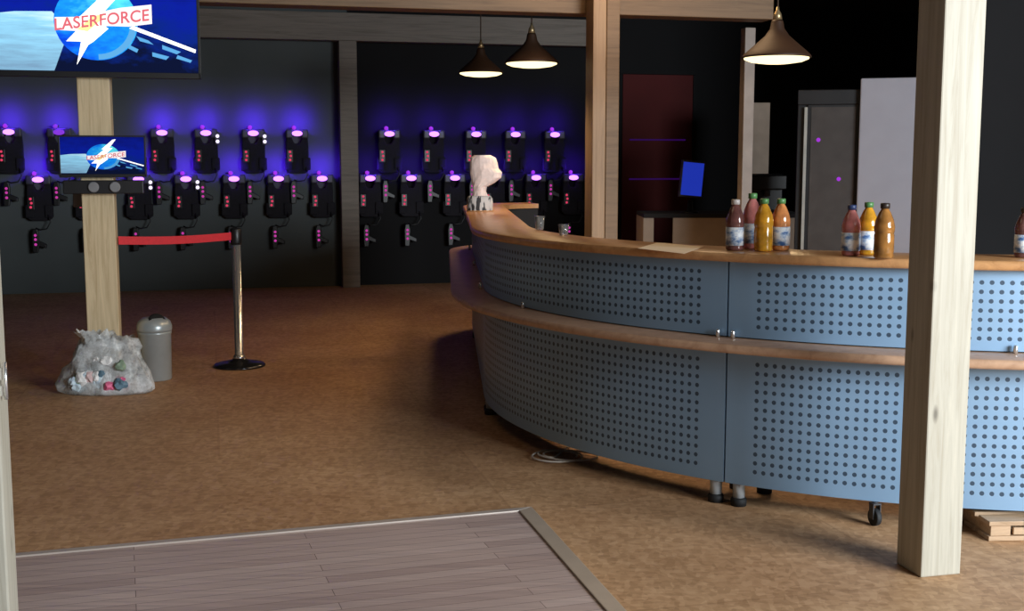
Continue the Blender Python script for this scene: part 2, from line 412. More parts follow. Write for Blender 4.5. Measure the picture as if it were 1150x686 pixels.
for i in range(5):
    s0, s1 = seam[i] + 0.004, seam[i + 1] - 0.004
    b = bar_pt((s0 + s1) / 2, 0)
    root = empty('bar_section', (b.x, b.y, 0), 0, labels[i], 'bar section', 'curved perforated bar sections')
    L = s1 - s0; inv = Matrix.Translation((-b.x, -b.y, 0)); n = max(10, int(L / 0.05))
    for nm, z0, z1, po in (('lower_panel', ZL0, ZL1, 0.0), ('upper_panel', ZU0, ZC0 - 0.004, 0.0)):
        mt = perf_mat('perforated_' + nm, L, z1 - z0, 0.115, 0.045 if nm == 'lower_panel' else 0.03)
        mb = sweep(s0, s1, [(po - 0.02, z0), (po, z0), (po, z1), (po - 0.02, z1)], n)
        mb.bm.transform(inv); smooth_by_angle(mb.build(nm, mt, root, keep_normals=False))
    mb = sweep(s0, s1, [(-0.25, 0.088), (-0.07, 0.088), (-0.07, ZC0 - 0.005), (-0.25, ZC0 - 0.005)], n)
    mb.bm.transform(inv); smooth_by_angle(mb.build('back_board', M['wall_char'], root))['label'] = 'dark inner carcass board'
    for k, (s, o) in enumerate(((s0 + 0.05, -0.035), (s1 - 0.05, -0.035), (s0 + 0.07, -0.285), (s1 - 0.07, -0.285))):
        p = bar_pt(s, o) - Vector((b.x, b.y, 0))
        lg = MB().lathe([(0.026, 0.032), (0.026, 0.138)], p, 16).build('leg', M['leg'], root)
        MB().lathe([(0.034, 0.0), (0.035, 0.026), (0.028, 0.036)], p, 16).build('foot', M['rubber'], lg)
    for s in (s0 + 0.03, (s0 + s1) / 2 + 0.18 * (1 if i == 2 else 0), s1 - 0.03):
        p = bar_pt(s, 0.02) - Vector((b.x, b.y, 0))
        MB().lathe([(0.009, ZS1 + 0.0005), (0.009, ZS1 + 0.028), (0.006, ZS1 + 0.034)], p, 12).build('support_pin', M['chrome'], root)
# wheel seen deeper under the bar
wp = at_z(982, 590); wp.z = 0
wr = empty('castor_wheel', wp, 0.3, 'single black castor wheel under the bar left of the right post', 'castor')
MB().lathe([(0.034, -0.011), (0.036, -0.006), (0.036, 0.006), (0.034, 0.011)], (0, 0, 0.036), 20, axis=(1, 0, 0)).build('wheel', M['rubber'], wr)
MB().box((0.016, 0, 0.06), (0.004, 0.03, 0.06)).box((-0.016, 0, 0.06), (0.004, 0.03, 0.06)).box((0, 0, 0.092), (0.036, 0.034, 0.006)).lathe([(0.011, 0.095), (0.011, 0.099)], (0, 0, 0), 12).build('fork', M['dark_grey'], wr)

# wooden pallet under the right part of the bar
pp = at_z(1102, 604); pp.z = 0
pal = empty('wooden_pallet', pp + Vector((0.45, 0.16, 0)), 0.06, 'low raw wooden pallet lying under the bar at the right edge', 'pallet')
for z in (0.010, 0.070):
    for y in (-0.13, 0.0, 0.13):
        MB().box((0, y, z), (0.9, 0.095, 0.018)).build('board', M['crate'], pal, bevel=0.002)
for x in (-0.40, 0.0, 0.40):
    MB().box((x, 0, 0.040), (0.08 if x else 0.1, 0.34, 0.042)).build('block', M['crate'], pal, bevel=0.002)
MB().box((0.04, -0.168, 0.038), (0.78, 0.012, 0.028)).build('side_board', M['crate'], pal, bevel=0.002)

# pale cable coil on the floor by the bar
cc = at_z(618, 514); pts = []
for i in range(120):
    a = i / 119 * 2 * PI * 2.6; r = 0.13 + 0.02 * math.sin(a * 1.7)
    pts.append((cc.x + r * 1.0 * math.cos(a) + 0.0010 * i, cc.y + r * 0.8 * math.sin(a), 0.006 + 0.004 * math.sin(a * 0.5) ** 2 + i * 0.00006))
pts += [(pts[-1][0] + 0.02 * k, pts[-1][1] + 0.06 * k, 0.006) for k in range(1, 7)]
tag(MB().tube(pts, 0.005, 6).build('cable', M['white_cable']), 'loose loop of pale cable on the floor at the foot of the bar', 'cable')

# ------------------------------------------------------------------ pendant lamps
def make_lamp(loc, label):
    r = empty('pendant_lamp', loc, 0, label, 'lamp', 'pendant lamps over the bar')
    prof = [(0.200, 0.0), (0.196, 0.012), (0.165, 0.042), (0.115, 0.085), (0.070, 0.125), (0.042, 0.165), (0.034, 0.205), (0.030, 0.215)]
    inner = [(x - 0.004, z - 0.003) for x, z in prof[::-1]][1:-1] + [(0.196, 0.0)]
    mb = MB(); mb.lathe(prof + inner, (0, 0, 0), 40); mb.build('lamp_shade', M['shade'], r)
    MB().lathe([(0.190, 0.010), (0.185, -0.010), (0.15, -0.024), (0.08, -0.034), (0.0005, -0.036)], (0, 0, 0.002), 40).build('diffuser', M['lamp_glow'], r)
    MB().lathe([(0.028, 0.215), (0.022, 0.25), (0.010, 0.27), (0.008, 0.29)], (0, 0, 0), 16).build('socket_cap', M['brass'], r)
    MB().tube([(0, 0, 0.28), (0, 0, CEIL - loc[2] - 0.03)], 0.005, 6).build('cord', M['cord'], r)
    MB().lathe([(0.05, CEIL - loc[2] - 0.035), (0.045, CEIL - loc[2])], (0, 0, 0), 16).build('ceiling_rose', M['black'], r)
    return r
for px, py, d, lab in ((872, 65, 7.1, 'lit brown pendant lamp nearest the right foreground post, largest of the three'),
                       (597, 71, 9.0, 'lit brown pendant lamp left of the double post, the middle one of three'),
                       (540, 82, 10.8, 'lit pendant lamp farthest back, smallest and leftmost of the three')):
    lo = at_y(px, py, d); make_lamp(lo, lab)
    l = bpy.data.lights.new('pendant_bulb', 'SPOT'); l.energy = 34; l.color = (1.0, 0.66, 0.34); l.shadow_soft_size = 0.12; l.spot_size = math.radians(155); l.spot_blend = 0.6
    o = bpy.data.objects.new('pendant_bulb', l); COL.objects.link(o); o.location = lo - Vector((0, 0, 0.16))

# ------------------------------------------------------------------ screens on the left post
def picture_mats(k):
    m0, t, b = nt('screen_sky'); 
    v = mapped(t, (1, 1, 1), coord='Generated'); sp_ = t.nodes.new('ShaderNodeSeparateXYZ'); t.links.new(v, sp_.inputs[0])
    n = noise_n(t, mapped(t, (3, 1, 3), coord='Generated'), 2.0, 4)
    f = math_n(t, 'ADD', math_n(t, 'MULTIPLY', sp_.outputs[2], 0.8), math_n(t, 'MULTIPLY', math_n(t, 'SUBTRACT', n, 0.5), 0.7))
    c = ramp(t, f, [(0.08, (0.003, 0.006, 0.03)), (0.26, (0.003, 0.018, 0.20)), (0.5, (0.003, 0.012, 0.30)), (0.95, (0.003, 0.006, 0.12))])
    t.links.new(c, b.inputs['Emission Color']); b.inputs['Emission Strength'].default_value = 1.0 * k; b.inputs['Base Color'].default_value = (0, 0, 0, 1); b.inputs['Specular IOR Level'].default_value = 0.02
    m1, t, b = nt('screen_clouds')
    n = noise_n(t, mapped(t, (2.5, 1, 12), (0, 0.25, 0), coord='Generated'), 2.0, 5, 0.6)
    sp_ = t.nodes.new('ShaderNodeSeparateXYZ'); t.links.new(mapped(t, coord='Generated'), sp_.inputs[0])
    f = math_n(t, 'ADD', math_n(t, 'ADD', math_n(t, 'MULTIPLY', sp_.outputs[2], 0.55), math_n(t, 'MULTIPLY', sp_.outputs[0], 0.22)), math_n(t, 'MULTIPLY', n, 0.45))
    c = ramp(t, f, [(0.2, (0.16, 0.28, 0.42)), (0.5, (0.28, 0.62, 0.85)), (0.75, (0.85, 1.0, 1.0)), (0.95, (1, 0.95, 0.9))])
    t.links.new(c, b.inputs['Emission Color']); b.inputs['Emission Strength'].default_value = 1.0 * k; b.inputs['Base Color'].default_value = (0, 0, 0, 1); b.inputs['Specular IOR Level'].default_value = 0.02
    m2, t, b = nt('screen_planet')
    v = mapped(t, (1, 1, 1), (0, 0.6, 0), coord='Generated'); sp_ = t.nodes.new('ShaderNodeSeparateXYZ'); t.links.new(v, sp_.inputs[0])
    n = noise_n(t, mapped(t, (4, 1, 4), coord='Generated'), 1.5, 4)
    f = math_n(t, 'ADD', math_n(t, 'MULTIPLY', sp_.outputs[0], 0.5), math_n(t, 'MULTIPLY', n, 0.7))
    c = ramp(t, f, [(0.28, (0.002, 0.02, 0.32)), (0.5, (0.003, 0.07, 0.75)), (0.7, (0.01, 0.30, 0.85)), (0.88, (0.10, 0.75, 0.85))])
    t.links.new(c, b.inputs['Emission Color']); b.inputs['Emission Strength'].default_value = 1.0 * k; b.inputs['Base Color'].default_value = (0, 0, 0, 1); b.inputs['Specular IOR Level'].default_value = 0.02
    return [m0, m1, m2, emis('screen_white', (1.0, 0.98, 0.93), 1.5 * k), emis('screen_banner', (1.0, 0.90, 0.90), 1.0 * k), emis('screen_letters', (0.85, 0.16, 0.20), 0.8 * k), emis('screen_haze', (0.12, 0.45, 0.85), 0.8 * k), emis('screen_yellow', (1.0, 0.85, 0.35), 1.0 * k)]
def make_picture(parent, sx, y, mats):
    """screen picture; coordinates in photo-like units (0..240 wide, 0..135 high) scaled by sx"""
    mb = MB()
    X = lambda x: (x - 120) * sx; Z = lambda v: (67.5 - v) * sx
    poly = lambda pts, i: (setattr(mb, 'mi', i), mb.flat([(X(a), Z(b)) for a, b in pts], y - 0.0008 * lay[0]), lay.__setitem__(0, lay[0] + 1))
    lay = [0]
    poly([(0, 0), (0, 135), (240, 135), (240, 0)], 0)
    poly([(0, 66), (30, 62), (72, 61), (80, 70), (84, 100), (72, 131), (0, 131)], 1)
    cx, cz, r = 122, 72, 46
    poly([(cx + r * 1.05 * math.cos(2 * PI * k / 40), cz + r * math.sin(2 * PI * k / 40)) for k in range(40)], 2)
    poly([(cx + r * 1.02 * math.cos(a), cz + r * 0.98 * math.sin(a)) for a in [0.1 + k * 0.09 for k in range(17)]] + [(cx + r * 0.86 * math.cos(a), cz + r * 0.84 * math.sin(a)) for a in [0.1 + k * 0.09 for k in range(16, -1, -1)]], 6)
    poly([(165, 76), (238, 103), (237, 107), (160, 79)], 3)
    for q in ([(168, 88), (182, 93), (188, 98), (172, 94)], [(160, 99), (170, 104), (168, 108), (158, 103)], [(186, 107), (206, 112), (202, 116), (186, 112)], [(198, 98), (220, 106), (215, 109), (198, 103)], [(216, 110), (233, 116), (231, 119), (214, 114)]):
        poly(q, 6)
    poly([(75, 68), (100, 67), (150, 55), (187, 50), (187, 73), (160, 77), (135, 77), (110, 84), (76, 83)], 4)
    poly([(98, 124), (104, 96), (87, 96), (108, 74), (96, 74), (124, 47), (118, 44), (150, 10), (160, 8), (140, 40), (150, 40), (130, 62), (150, 66), (130, 76), (136, 80), (118, 96), (112, 100)], 3)
    poly([(100, 82), (118, 66), (132, 62), (128, 70), (112, 84)], 7)
    # lettering
    cu = bpy.data.curves.new('lettering', 'FONT'); cu.body = 'LASERFORCE'; cu.size = 21; cu.align_x = 'CENTER'; cu.align_y = 'CENTER'; cu.shear = 0.15; cu.space_character = 1.02; cu.offset = 0.35
    to = bpy.data.objects.new('lettering', cu); COL.objects.link(to); bpy.context.view_layer.update()
    me = bpy.data.meshes.new_from_object(to.evaluated_get(bpy.context.evaluated_depsgraph_get()))
    xs = [v.co.x for v in me.vertices]; wdt = max(xs) - min(xs); k = 112 / wdt; a = math.radians(7.5); base = len(mb.bm.verts)
    vs = []
    for v in me.vertices:
        x, z = v.co.x * k, v.co.y * max(k, 0.92)
        x2, z2 = x * math.cos(a) - z * math.sin(a), x * math.sin(a) + z * math.cos(a)
        vs.append(mb.bm.verts.new((X(128 + x2), y - 0.0008 * (lay[0] + 1), Z(70.5 - z2))))
    mb.mi = 5
    for p in me.polygons:
        try: mb._tag([mb.bm.faces.new([vs[i] for i in p.vertices])])
        except ValueError: pass
    bpy.data.objects.remove(to); bpy.data.meshes.remove(me)
    bmesh.ops.recalc_face_normals(mb.bm, faces=mb.bm.faces)
    return mb.build('screen_picture', mats, parent, keep_normals=True)
# large television
face = LP - EY * (LP_S / 2 + 0.09)
tv_l = on_line(-9, face); tv_r = on_line(229, face); tvw = (tv_r - tv_l).length; tvh = tvw * 0.575
zb_tv = at_y(120, 87, face.y).z
tvc = (tv_l + tv_r) / 2; tvc.z = zb_tv + tvh / 2
tv = empty('television', tvc, YAW, 'large flat television high on the timber post, showing a blue space picture with red lettering', 'television')
MB().box((0, 0.02, 0), (tvw, 0.05, tvh)).box((0, 0.055, 0), (tvw * 0.6, 0.03, tvh * 0.6)).build('casing', M['black'], tv, bevel=0.006)
fr = MB(); e = 0.018
for c, s in (((0, -0.008, tvh / 2 - e / 2), (tvw, 0.016, e)), ((0, -0.008, -tvh / 2 + e), (tvw, 0.016, e * 2)), ((-tvw / 2 + e / 2, -0.008, 0), (e, 0.016, tvh)), ((tvw / 2 - e / 2, -0.008, 0), (e, 0.016, tvh))): fr.box(c, s)
fr.build('bezel', M['black'], tv, bevel=0.002)
PM = picture_mats(1.25)
make_picture(tv, (tvw - 2 * e) / 240, -0.006, PM)
# wall bracket behind
MB().box((0, 0.0765, 0), (0.14, 0.024, 0.3)).build('bracket', M['dark_grey'], tv)
# smaller monitor
face2 = LP - EY * (LP_S / 2 + 0.075)
ml = on_line(66, face2); mr = on_line(164, face2); mw = (mr - ml).length
zt, zm = at_y(115, 152, face2.y).z, at_y(115, 199, face2.y).z
mc = (ml + mr) / 2; mc.z = (zt + zm) / 2; mh = zt - zm
mon = empty('monitor', mc, YAW, 'small monitor on the timber post below the large television, same space picture', 'monitor')
MB().box((0, 0.02, 0), (mw, 0.04, mh)).box((0, 0.0575, 0), (0.12, 0.035, 0.12)).build('casing', M['black'], mon, bevel=0.004)
fr = MB(); e = 0.010
for c, s in (((0, -0.006, mh / 2 - e / 2), (mw, 0.012, e)), ((0, -0.006, -mh / 2 + e), (mw, 0.012, e * 2)), ((-mw / 2 + e / 2, -0.006, 0), (e, 0.012, mh)), ((mw / 2 - e / 2, -0.006, 0), (e, 0.012, mh))): fr.box(c, s)
fr.build('bezel', M['black'], mon, bevel=0.0015)
ps = min((mw - 2 * e) / 240, (mh - 3 * e) / 135)
pm = make_picture(mon, ps, -0.004, picture_mats(0.95)); pm.scale = ((mw - 2 * e) / 240 / ps, 1, (mh - 3 * e) / 135 / ps)
pm.location = (0, 0, e * 0.5)
# black control box under it
zc = at_y(115, 210, face2.y).z
cb = empty('control_box', (mc.x, mc.y, zc), YAW, 'black control box with two grey dials on the post under the small monitor', 'box')
MB().box((0, 0.02, 0), (mw * 0.92, 0.11, 0.085)).build('casing', M['black'], cb, bevel=0.005)
for x in (-0.06, 0.07):
    MB().lathe([(0.034, 0.0), (0.034, 0.01), (0.028, 0.016)], (x, -0.036, 0.0), 24, axis=(0, -1, 0)).build('dial', mat('grey_dial', (0.22, 0.22, 0.23), 0.4), cb)['label'] = 'round grey dial'
wt_ = MB().box((-LP_S * 0.5 - 0.03, 0.06, 0), (0.075, 0.03, 0.09)).build('wall_socket', mat('grey_socket', (0.28, 0.27, 0.27), 0.5), None, loc=(LP.x, LP.y, at_y(92, 225, LP.y).z), rot=(0, 0, YAW), bevel=0.006)
tag(wt_, 'pale grey socket box on the left side of the screen post', 'socket')

# ------------------------------------------------------------------ queue barrier
sb = at_z(269, 411); sb.z = 0
HT = 0.99
beltend = LP + EX * (LP_S / 2 + 0.004); bz = at_y(140, 270, beltend.y).z
st = empty('queue_barrier', sb, 0, 'chrome queue barrier post with a red belt drawn to the timber post', 'barrier')
MB().lathe([(0.185, 0.0), (0.185, 0.010), (0.17, 0.022), (0.10, 0.036), (0.05, 0.05), (0.036, 0.075), (0.034, 0.085)], (0, 0, 0), 40).build('base', mat('dark_chrome', (0.06, 0.06, 0.065), 0.18, 0.7), st)
MB().lathe([(0.046, 0.05), (0.042, 0.075), (0.030, 0.085), (0.030, HT - 0.11)], (0, 0, 0), 24).build('pole', M['chrome'], st)
MB().lathe([(0.036, HT - 0.115), (0.040, HT - 0.10), (0.040, HT - 0.01), (0.034, HT), (0.0005, HT + 0.001)], (0, 0, 0), 24).build('belt_head', M['black'], st)
v = beltend - sb; v.z = 0; L = v.length; ang = math.atan2(v.y, v.x)
mb = MB(); n = 16
for i in range(n):
    t0, t1 = i / n, (i + 1) / n
    zz = lambda t: (HT - 0.055) * (1 - t) + bz * t - 0.012 * math.sin(PI * t)
    x0, x1 = 0.035 + (L - 0.04) * t0, 0.035 + (L - 0.04) * t1
    q = [mb.bm.verts.new((x, 0, z)) for x, z in ((x0, zz(t0) - 0.027), (x1, zz(t1) - 0.027), (x1, zz(t1) + 0.027), (x0, zz(t0) + 0.027))]
    mb.bm.faces.new(q)
bmesh.ops.remove_doubles(mb.bm, verts=mb.bm.verts, dist=1e-5)
bl = mb.build('belt', M['red_belt'], st, rot=(0, 0, ang)); md = bl.modifiers.new('thick', 'SOLIDIFY'); md.thickness = 0.003
bl['label'] = 'flat red webbing belt'

# ------------------------------------------------------------------ bin and rubbish bag
bp_ = at_z(170, 429); bp_.z = 0
bn = empty('waste_bin', bp_ + Vector((0, 0.11, 0)), 0, 'round grey metal bin with a dark swing opening, behind the rubbish bag', 'bin')
MB().lathe([(0.100, 0.0), (0.104, 0.006), (0.108, 0.31), (0.112, 0.315), (0.112, 0.33)], (0, 0, 0), 32).build('body', M['tin'], bn)
MB().lathe([(0.114, 0.33), (0.116, 0.345), (0.116, 0.365), (0.105, 0.395), (0.075, 0.42), (0.0005, 0.432)], (0, 0, 0), 32).build('lid', M['tin'], bn)
MB().lathe([(0.058, -0.006), (0.056, 0.004), (0.040, 0.010), (0.0005, 0.012)], (0.036, -0.052, 0.408), 24, axis=(0.38, -0.55, 0.74)).build('opening', M['rubber'], bn)['label'] = 'dark round lid opening'

BG = at_z(117, 444); BG.z = 0; BG = BG + Vector((0, 0.10, 0))
def bag_mat():
    m, t, b = nt('crumpled_clear_plastic')
    n = noise_n(t, mapped(t), 7, 6, 0.7, 0.6)
    c = ramp(t, n, [(0.30, (0.30, 0.33, 0.34)), (0.48, (0.70, 0.74, 0.75)), (0.64, (0.95, 0.98, 1.0))])
    t.links.new(c, b.inputs['Base Color']); b.inputs['Roughness'].default_value = 0.25
    n2 = noise_n(t, mapped(t), 11, 4, 0.7, 0.3)
    a = t.nodes.new('ShaderNodeMapRange'); a.inputs[1].default_value = 0.35; a.inputs[2].default_value = 0.65; a.inputs[3].default_value = 0.30; a.inputs[4].default_value = 0.92
    t.links.new(n2, a.inputs[0]); t.links.new(a.outputs[0], b.inputs['Alpha'])
    bp = t.nodes.new('ShaderNodeBump'); bp.inputs['Strength'].default_value = 0.6; bp.inputs['Distance'].default_value = 0.03
    t.links.new(n, bp.inputs['Height']); t.links.new(bp.outputs['Normal'], b.inputs['Normal'])
    return m
bag = empty('rubbish_bag', BG, 0, 'clear plastic rubbish bag full of litter slumped against the screen post', 'bag')
mb = MB(); SEG = 56; rows = []
prof = [(0.0, 0.0), (0.9, 0.0), (1.0, 0.02), (0.98, 0.06), (0.84, 0.13), (0.72, 0.20), (0.64, 0.25), (0.60, 0.30), (0.54, 0.335), (0.40, 0.355), (0.22, 0.35), (0.0, 0.34)]
for j, (r, z) in enumerate(prof):
    ring = []
    for k in range(SEG):
        a = 2 * PI * k / SEG
        nz = noise.noise(Vector((math.cos(a) * 2.4, math.sin(a) * 2.4, z * 9 + 3))) * 0.22 + noise.noise(Vector((math.cos(a) * 7, math.sin(a) * 7, z * 18))) * 0.10
        rr = r * (1 + nz * (0.4 if z < 0.03 else 1))
        sh = 0.02 * (z / 0.4)
        ring.append(mb.bm.verts.new((rr * 0.31 * math.cos(a) - (0.02 if z < 0.1 else -0.0), rr * 0.135 * math.sin(a) + sh * 0.0, max(0.002 if z < 0.01 else 0.004, z + (0.05 * noise.noise(Vector((math.cos(a) * 3, math.sin(a) * 3, j))) if z > 0.05 else 0)))))
    rows.append(ring)
for a_, b_ in zip(rows, rows[1:]):
    for k in range(SEG):
        f = mb.bm.faces.new((a_[k], a_[(k + 1) % SEG], b_[(k + 1) % SEG], b_[k])); f.smooth = True
bmesh.ops.remove_doubles(mb.bm, verts=mb.bm.verts, dist=1e-4)
mb.build('film', bag_mat(), bag)['label'] = 'crumpled clear plastic film'
# the bag's open neck: irregular upright folds of film
mb = MB(); rows = []
for j in range(5):
    ring = []
    for k in range(30):
        a = 2 * PI * k / 30; r = 1 + 0.45 * noise.noise(Vector((math.cos(a) * 2.5, math.sin(a) * 2.5, 7 + j * 0.3)))
        wd = (0.12, 0.10, 0.085, 0.10, 0.115)[j] * r
        ring.append(mb.bm.verts.new((-0.03 - 0.012 * j + wd * math.cos(a), -0.03 + wd * 0.35 * math.sin(a), 0.31 + 0.022 * j + (0.05 * noise.noise(Vector((math.cos(a) * 3, math.sin(a) * 3, 2))) if j > 2 else 0))))
    rows.append(ring)
for a_, b_ in zip(rows, rows[1:]):
    for k in range(30):
        f = mb.bm.faces.new((a_[k], a_[(k + 1) % 30], b_[(k + 1) % 30], b_[k])); f.smooth = True
mb.build('neck', bag_mat(), bag)
lit = [((0.66, 0.80, 0.95), 9), ((0.85, 0.16, 0.32), 5), ((0.92, 0.92, 0.90), 9), ((0.12, 0.22, 0.30), 3), ((0.75, 0.55, 0.55), 3), ((0.25, 0.35, 0.25), 2)]
for ci, (c, cnt_) in enumerate(lit):
    m = mat('litter_%s' % 'abcdef'[ci], c, 0.5, var=0.2, vs=30)
    for q in range(cnt_):
        if ci == 1: x, z = random.uniform(0.02, 0.13), random.uniform(0.03, 0.09)
        elif ci == 0: x, z = random.uniform(-0.2, 0.02), random.uniform(0.04, 0.14)
        else: x, z = random.uniform(-0.17, 0.17), random.uniform(0.04, 0.24)
        y = random.uniform(-0.105, -0.06); mb = MB()
        r = bmesh.ops.create_icosphere(mb.bm, subdivisions=2, radius=random.uniform(0.025, 0.042))
        off = Vector((random.random() * 9, random.random() * 9, 0))
        for v in r['verts']: v.co *= 1 + 0.55 * noise.noise(v.co * 45 + off)
        for v in r['verts']: v.co += Vector((x, y, z))
        mb.build('litter', m, bag)

# ------------------------------------------------------------------ laser tag vests on the back wall
def make_vest():
    """origin at the shoulder light; local -y faces the room; back of the vest touches the wall at y=+0.075"""
    r = empty('laser_vest', (0, 0, 0))
    mb = MB()
    body = [(-0.125, -0.42), (-0.127, -0.30), (-0.127, -0.14), (-0.120, -0.05), (-0.11, 0.045), (-0.055, 0.05), (-0.055, -0.06), (-0.03, -0.11), (0.03, -0.11), (0.055, -0.06), (0.055, 0.05), (0.11, 0.045), (0.120, -0.05), (0.127, -0.14), (0.127, -0.30), (0.125, -0.42), (0.09, -0.445), (-0.09, -0.445)]
    mb.prism(body, -0.02, 0.07); mb.build('body', M['fabric'], r, bevel=0.012)
    for s in (-1, 1):
        MB().box((s * 0.088, -0.03, 0.0), (0.075, 0.05, 0.10)).build('shoulder_pad', M['dark_grey'], r, bevel=0.014)
        MB().box((s * 0.10, -0.03, -0.34), (0.09, 0.03, 0.14)).build('pouch', M['fabric'], r, bevel=0.012)
    h = MB().box((0.0, -0.01, 0.02), (0.18, 0.06, 0.05)).box((-0.03, -0.01, 0.06), (0.05, 0.05, 0.05)).build('light_housing', M['dark_grey'], r, bevel=0.010)
    MB().lathe([(0.060, 0.0), (0.057, 0.014), (0.036, 0.024), (0.0005, 0.028)], (0.0, -0.045, 0.004), 20, axis=(0, -1, -0.25), sy=0.50).build('violet_light', M['violet'], h)
    MB().lathe([(0.024, 0.0), (0.022, 0.01), (0.0005, 0.016)], (-0.035, -0.037, 0.068), 14, axis=(0, -1, 0)).build('violet_light', M['violet_soft'], h)
    p = MB().box((-0.085, -0.035, -0.25), (0.075, 0.03, 0.15)).build('sensor_panel', M['black'], r, bevel=0.008)
    for k, z in enumerate((-0.205, -0.25, -0.295)):
        MB().lathe([(0.014, 0.0), (0.012, 0.006), (0.0005, 0.009)], (-0.085 + 0.008 * (k % 2), -0.0505, z), 12, axis=(0, -1, 0)).build('red_light', M['red_led'], p)
    MB().tube([(0.09, -0.05, -0.38), (0.11, -0.06, -0.46), (0.07, -0.06, -0.53), (0.0, -0.05, -0.54), (-0.045, -0.04, -0.52)], 0.007, 7).build('cable', M['black'], r)
    g = MB(); g.prism([(-0.085, -0.79), (-0.09, -0.60), (-0.075, -0.53), (-0.03, -0.53), (-0.015, -0.60), (-0.02, -0.66), (0.06, -0.70), (0.055, -0.745), (-0.02, -0.72), (-0.03, -0.79)], -0.055, 0.0)
    g = g.build('phaser', M['black'], r, bevel=0.008)
    for z in (-0.60, -0.645, -0.70):
        MB().lathe([(0.015, 0.0), (0.012, 0.006), (0.0005, 0.009)], (-0.052, -0.0555, z), 12, axis=(0, -1, 0)).build('magenta_light', M['pink_led'], g)
    return r
VOFF = 0.078
zr1 = on_wall(285, W0, VOFF, py=150).z; zr2 = on_wall(285, W0, VOFF, py=201).z
row1 = [12, 68, 183, 232, 285, 334, 437, 487, 534, 578, 622]
row2 = [42, 98, 155, 208, 262, 312, 361, 415, 461, 510, 555, 601, 643]
ords = ['first', 'second', 'third', 'fourth', 'fifth', 'sixth', 'seventh', 'eighth', 'ninth', 'tenth', 'eleventh', 'twelfth', 'thirteenth']
proto = make_vest(); first = True
LEDS = []
for rowname, xs, z in (('upper', row1, zr1), ('lower', row2, zr2)):
    for k, px in enumerate(xs):
        v = proto if first else copy_tree(proto); first = False
        p = on_wall(px, W0, VOFF, z=z)
        v.location = p; v.rotation_euler = (0, 0, YAW)
        side = 'left' if px < 394 else 'right'
        sub = [q for q in xs if (q < 394) == (px < 394)]; i = sub.index(px)
        tag(v, 'laser tag vest, %s from the left in the %s row %s of far post' % (ords[i], rowname, side), 'vest', 'laser tag vests on the back wall')
        LEDS.append(p)
        if px in (208, 285, 232, 155):
            w = MB().box((0.12, -0.03, -0.06), (0.05, 0.05, 0.13)).build('white_light_unit', M['dark_grey'], v, bevel=0.006)
            for zz_ in (-0.03, -0.09):
                MB().lathe([(0.020, 0.0), (0.017, 0.008), (0.0005, 0.012)], (0.125, -0.0555, zz_), 12, axis=(0, -1, 0)).build('white_light', M['white_led'], w)
        if px == 68:
            for ch in v.children:
                for c2 in ch.children:
                    if c2.name.startswith('violet_light'): c2.data = c2.data.copy(); c2.data.materials[0] = M['violet_dim']
for p in LEDS:
    l = bpy.data.lights.new('vest_glow', 'SPOT'); l.energy = 8.5; l.color = (0.09, 0.015, 1.0); l.shadow_soft_size = 0.03; l.spot_size = math.radians(150); l.spot_blend = 0.8
    o = bpy.data.objects.new('vest_glow', l); COL.objects.link(o); q = p + EY * (-0.12) + Vector((0, 0, 0.125)); o.location = q; o.rotation_euler = EY.to_track_quat('-Z', 'Y').to_euler()

# ------------------------------------------------------------------ behind the bar
def place(px, py, Y): p = at_y(px, py, Y); return p
# dark red lacquered door on the far wall
q0 = on_wall(698, W0, 0.03); q1 = on_wall(776, W0, 0.03); zt = on_wall(737, W0, 0.03, py=84).z
dw = (q1 - q0).length; dc = (q0 + q1) / 2
dr = empty('door_1', (dc.x, dc.y, 0), YAW); dr['kind'] = 'structure'
MB().box((0, -0.005, zt / 2), (dw, 0.04, zt)).build('door_leaf', M['red_panel'], dr, bevel=0.004)
MB().box((-dw / 2 - 0.03, 0, zt / 2), (0.05, 0.05, zt)).box((dw / 2 + 0.03, 0, zt / 2), (0.05, 0.05, zt)).box((0, 0, zt + 0.03), (dw + 0.11, 0.05, 0.05)).build('door_frame', M['wall_black'], dr)
for py in (157, 201):  # glowing strips stand in for violet streaks reflected on the door
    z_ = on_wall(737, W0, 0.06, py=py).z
    MB().box((0.0, -0.032, z_), (dw * 0.80, 0.010, 0.018)).build('reflection_streak', emis('violet_streak', (0.13, 0.01, 0.42), 0.16), dr)['label'] = 'faint violet reflected streak, made as a glowing strip'
# back counter with a till screen
YB = 11.6
bl_, br_ = place(723, 240, YB), place(905, 240, YB)
bw = br_.x - bl_.x; zt = bl_.z
bc = empty('back_counter', ((bl_.x + br_.x) / 2, YB + 0.35, 0), 0, 'low pale work counter behind the bar carrying the blue till screen', 'counter')
MB().box((0, 0, zt - 0.02), (bw, 0.7, 0.04)).build('top', M['wall_char'], bc, bevel=0.004)
MB().box((-bw / 2 + 0.05, 0, (zt - 0.04) / 2), (0.10, 0.66, zt - 0.04)).build('side_panel', M['beige'], bc)
fx0 = place(756, 250, YB).x - bl_.x
MB().box((-bw / 2 + fx0 + (bw - fx0) / 2, -0.33, (zt - 0.04) / 2), (bw - fx0, 0.03, zt - 0.04)).build('front_panel', M['box_beige'], bc)
mp_ = place(776, 240, YB + 0.15)
ts = empty('till_screen', (mp_.x, mp_.y, zt), 0.25, 'small upright till screen glowing blue on the back counter', 'screen')
k = YB / F
MB().lathe([(0.09, 0.001), (0.09, 0.012), (0.03, 0.02), (0.022, 0.12)], (0, 0.03, 0), 20).build('stand', M['black'], ts)
sl = MB().box((0, 0, 0.33), (28 * k, 0.04, 42 * k), Matrix.Rotation(math.radians(5), 3, 'Y')).build('casing', M['dark_grey'], ts, bevel=0.006)
